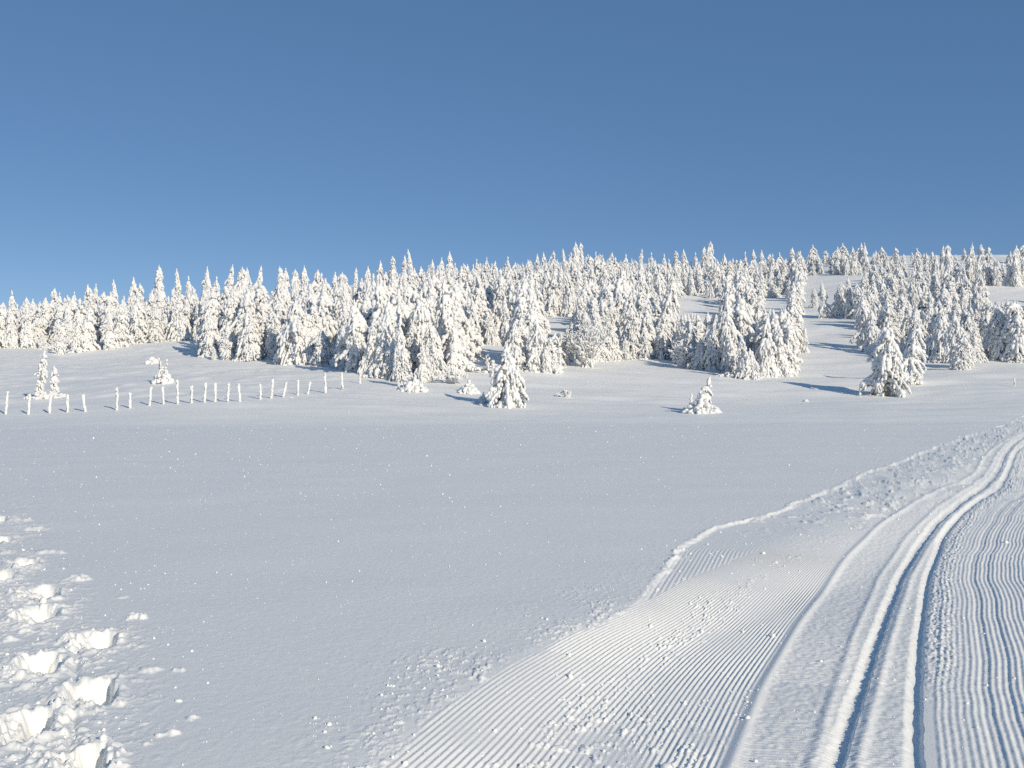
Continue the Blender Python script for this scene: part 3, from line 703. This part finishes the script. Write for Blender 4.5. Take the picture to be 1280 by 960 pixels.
fg('hump', snow_hump(417, m_of(500, 486, 8), m_of(500, 486, 16), .09, 24, 0), 503, 485, 0, 'little snow knob just before the jutting tree island', 'bush', name='snowed_bush')
fg('bush', frosted_bush(418, m_of(855, 460, 34), m_of(855, 460, 34), .12, 1, 34, .3), 852, 460, 0, 'drooping frosted bush at the shaded foot of the wood', 'bush', name='frosted_bush')
fg('hump', snow_hump(419, m_of(908, 469, 8), m_of(908, 469, 30), .10, 40, 0), 910, 470.5, 0, 'low snow-crusted twigs before the big spruce clump', 'bush', name='snowed_bush')
fg('hump', snow_hump(420, m_of(700, 460, 25), m_of(700, 460, 20), .14, 40, 2), 693, 466, 0, 'bowed snow-capped sapling beside the frosted leafless bush', 'bush', name='snowed_sapling')
fg('hump', snow_hump(421, m_of(620, 466, 22), m_of(620, 466, 26), .14, 50, 2), 616, 466, 0, 'snow-crusted bush at the far side of the small clearing', 'bush', name='snowed_bush')
fg('hump', snow_hump(422, m_of(1007, 490, 5), m_of(1007, 490, 7), .06, 10, 0), 1007, 502, 0, 'tiny snow tuft alone in open snow near the two-topped spruce', 'tuft', name='snow_tuft')

# ------------------------------------------------------------------ fence posts
def post_meshes(h, seed):
    r = np.random.default_rng(seed); n = 9
    pts = [(r.normal(0, .004), r.normal(0, .004), -.25 + (h + .25) * k / (n - 1)) for k in range(n)]
    wood = tube_mesh('stake', pts, [.048 - .006 * k / n for k in range(n)], 9, r)
    wv, wf = mesh_arrays(wood); nv = len(wv)
    top = np.array([[i + nv - 9 for i in range(9)]])
    V = np.vstack([wv, [[0, 0, h + .01]]]); tri = [(nv - 9 + a, nv - 9 + (a + 1) % 9, nv) for a in range(9)]
    Fq = np.vstack([wf, [[a, b, c, c] for a, b, c in tri]])
    S = Lumps()
    for _ in range(int(36 * h + 10)):
        z = r.uniform(0, h); a = R(-45) + r.normal(0, .75)
        S.add(np.array([math.cos(a) * .030, math.sin(a) * .030, z]), np.array([r.normal(0, .08), r.normal(0, .08), 1]), .030 * r.uniform(.8, 1.15), .10 * r.uniform(.7, 1.3))
    for _ in range(6): S.add(np.array([r.normal(0, .02), r.normal(0, .02), h + .01]), np.array([0, 0, 1.]), .045, .04)
    me = bpy.data.meshes.new('stake'); me.from_pydata([tuple(v) for v in V], [], [tuple(int(q) for q in f) for f in wf] + [tuple(int(q) for q in t) for t in tri]); me.update()
    me.polygons.foreach_set('use_smooth', [True] * len(me.polygons)); bpy.data.meshes.remove(wood)
    me.materials.append(M_WOOD)
    s = S.build('rime_coat', 2, r); s.materials.append(M_SNOW)
    return me, s
for k, (bx, by, tx, ty) in enumerate(POSTS):
    # the fence line runs from 48 m on the left to 58 m at its far end
    q = hit(bx, by)
    x, y = q; h = (by - ty) / F * y
    w, s = post_meshes(h, 600 + k)
    e = bpy.data.objects.new('fence_post', None); COL.objects.link(e)
    e.location = (x, y, gh(x, y)); e.rotation_euler = (r3.normal(0, .04), math.atan((tx - bx) / (by - ty)), 0)
    tl = (tx - bx) / (by - ty); hp = by - ty
    adj = 'tallest' if k == 9 else ('tall' if hp > 24 else ('short' if hp < 18.5 else ''))
    ln = ' leaning right' if tl > .09 else (' leaning left' if tl < -.07 else '')
    e['label'] = ' '.join(('%s rime-coated fence post%s, %s from the fence\'s left end' % (adj, ln, ORD[k])).split()); e['category'] = 'fence post'; e['group'] = 'fence posts along the snowfield'
    for nm, m in (('stake', w), ('rime_coat', s)):
        o = bpy.data.objects.new(nm, m); COL.objects.link(o); o.parent = e
x, y = hit(1268, 483); w, s = post_meshes(9 / F * y, 660)
e = bpy.data.objects.new('marker_stake', None); COL.objects.link(e); e.location = (x, y, gh(x, y)); e.scale = (.7, .7, 1)
e['label'] = 'thin lone stake in the snow past the two-topped spruce'; e['category'] = 'stake'
for nm, m in (('stake', w), ('rime_coat', s)):
    o = bpy.data.objects.new(nm, m); COL.objects.link(o); o.parent = e

# ------------------------------------------------------------------ loose snow: crumbs and frost crystals
def surf1(X, Y): return surf(np.array(X, float).copy(), np.array(Y, float).copy())
r4 = np.random.default_rng(11)
def scatter_px(n, pxr, pyr, accept):
    P = []
    while len(P) < n:
        px = r4.uniform(*pxr); py = r4.uniform(*pyr)
        if accept(px, py):
            x, y = unp(px, py); P.append((x, y))
    return np.array(P)
def lumps_mesh(name, P, sz, mat, label, cat, sub=1, flat=.7, lift=.12, smooth=True):
    S = Lumps(); zz = surf1(P[:, 0], P[:, 1])
    for (x, y), z, s in zip(P, zz, sz): S.add(np.array([x, y, z + s * lift]), r4.normal(0, 1, 3), s, s * r4.uniform(flat, 1.4))
    me = S.build(name, sub, r4)
    if not smooth: me.polygons.foreach_set('use_smooth', [False] * len(me.polygons))
    o = link(name, me, None, mat); o['kind'] = 'stuff'; o['label'] = label; o['category'] = cat; return o
# crumbs on the trail, in the belt beside it and about the boot prints
def ins(px, py):
    x, y = unp(px, py); yy = np.array([y]); return x > cv(E_OUT, yy)[0] - (.6 if py > 760 else .05) and x < cv(BERM, yy)[0] + (r4.uniform() < .15) * 3 and (r4.uniform() < .12 or vnoise(np.array([x / .5]), np.array([y / .7]), 83)[0] > .1)
A = scatter_px(600, (380, 1290), (560, 965), ins)
B = scatter_px(260, (-30, 170), (640, 965), lambda px, py: px < 60 + (py - 640) * .35 and r4.uniform() < .8)
C = scatter_px(40, (60, 260), (700, 960), lambda px, py: True)
P = np.vstack([A, B, C])
sz = np.exp(r4.normal(math.log(.0034), .45, len(P))) * (1 + .05 * P[:, 1]) * np.where(r4.uniform(size=len(P)) < .05, 2.3, 1)
lumps_mesh('snow_crumbs', P, sz, M_GROUND, 'loose crumbs of snow along the trail edge and boot prints', 'snow', 2)
Q1 = scatter_px(4200, (-20, 1300), (532, 965), lambda px, py: r4.uniform() < 1 - .55 * (py - 532) / 430)
Q2 = []
while len(Q2) < 90:
    px = r4.uniform(0, 1280); py = r4.uniform(470, 531); q = hit(px, py)
    if q and q[1] < 75: Q2.append(q)
P = np.vstack([Q1, np.array(Q2)])
sz = P[:, 1] / F * r4.choice([.26, .38, .55, .85], len(P), p=[.62, .26, .10, .02])
lumps_mesh('frost_crystals', P, sz, M_CRYST, 'glinting frost crystals strewn over the smooth snow', 'frost', 1, .5, .8, False)
log('loose', time.time() - T0)

# ------------------------------------------------------------------ light
az = R(SUN_AZ); el = R(SUN_EL)
sd = np.array([math.sin(az) * math.cos(el), -math.cos(az) * math.cos(el), math.sin(el)])    # towards the sun
ld = bpy.data.lights.new('sun', 'SUN'); ld.energy = 3.75; ld.angle = R(.53); ld.color = (1.0, .885, .71)
lo = bpy.data.objects.new('sun', ld); COL.objects.link(lo)
from mathutils import Vector
lo.rotation_euler = Vector(sd).to_track_quat('Z', 'Y').to_euler()
wd = bpy.data.worlds.new('World'); sc.world = wd; wd.use_nodes = True
nt = wd.node_tree; bg = nt.nodes['Background']
sky = nt.nodes.new('ShaderNodeTexSky'); sky.sky_type = 'NISHITA'; sky.sun_disc = False
sky.sun_elevation = el; sky.sun_rotation = math.atan2(sd[0], sd[1])
sky.altitude = 2200; sky.air_density = 0.8; sky.dust_density = 0.05; sky.ozone_density = 2.0
mx = nt.nodes.new('ShaderNodeMix'); mx.data_type = 'RGBA'; mx.inputs[0].default_value = .50; mx.inputs[7].default_value = (0.84, 2.25, 4.6, 1)
nt.links.new(sky.outputs['Color'], mx.inputs[6]); nt.links.new(mx.outputs[2], bg.inputs['Color']); bg.inputs['Strength'].default_value = 0.095

cam = bpy.data.cameras.new('camera'); cam.sensor_width = 36; cam.lens = 36 * F / 1280; cam.clip_end = 6000; cam.clip_start = .05
co = bpy.data.objects.new('camera', cam); COL.objects.link(co); co.location = (0, 0, HC); co.rotation_euler = (R(90), 0, 0); sc.camera = co
vs = sc.view_settings; vs.view_transform = 'Standard'; vs.look = 'None'; vs.gamma = 1; vs.exposure = 0.0; vs.use_curve_mapping = False
cy = sc.cycles; cy.max_bounces = 5; cy.diffuse_bounces = 4; cy.glossy_bounces = 2; cy.use_denoising = False
log('done', time.time() - T0)
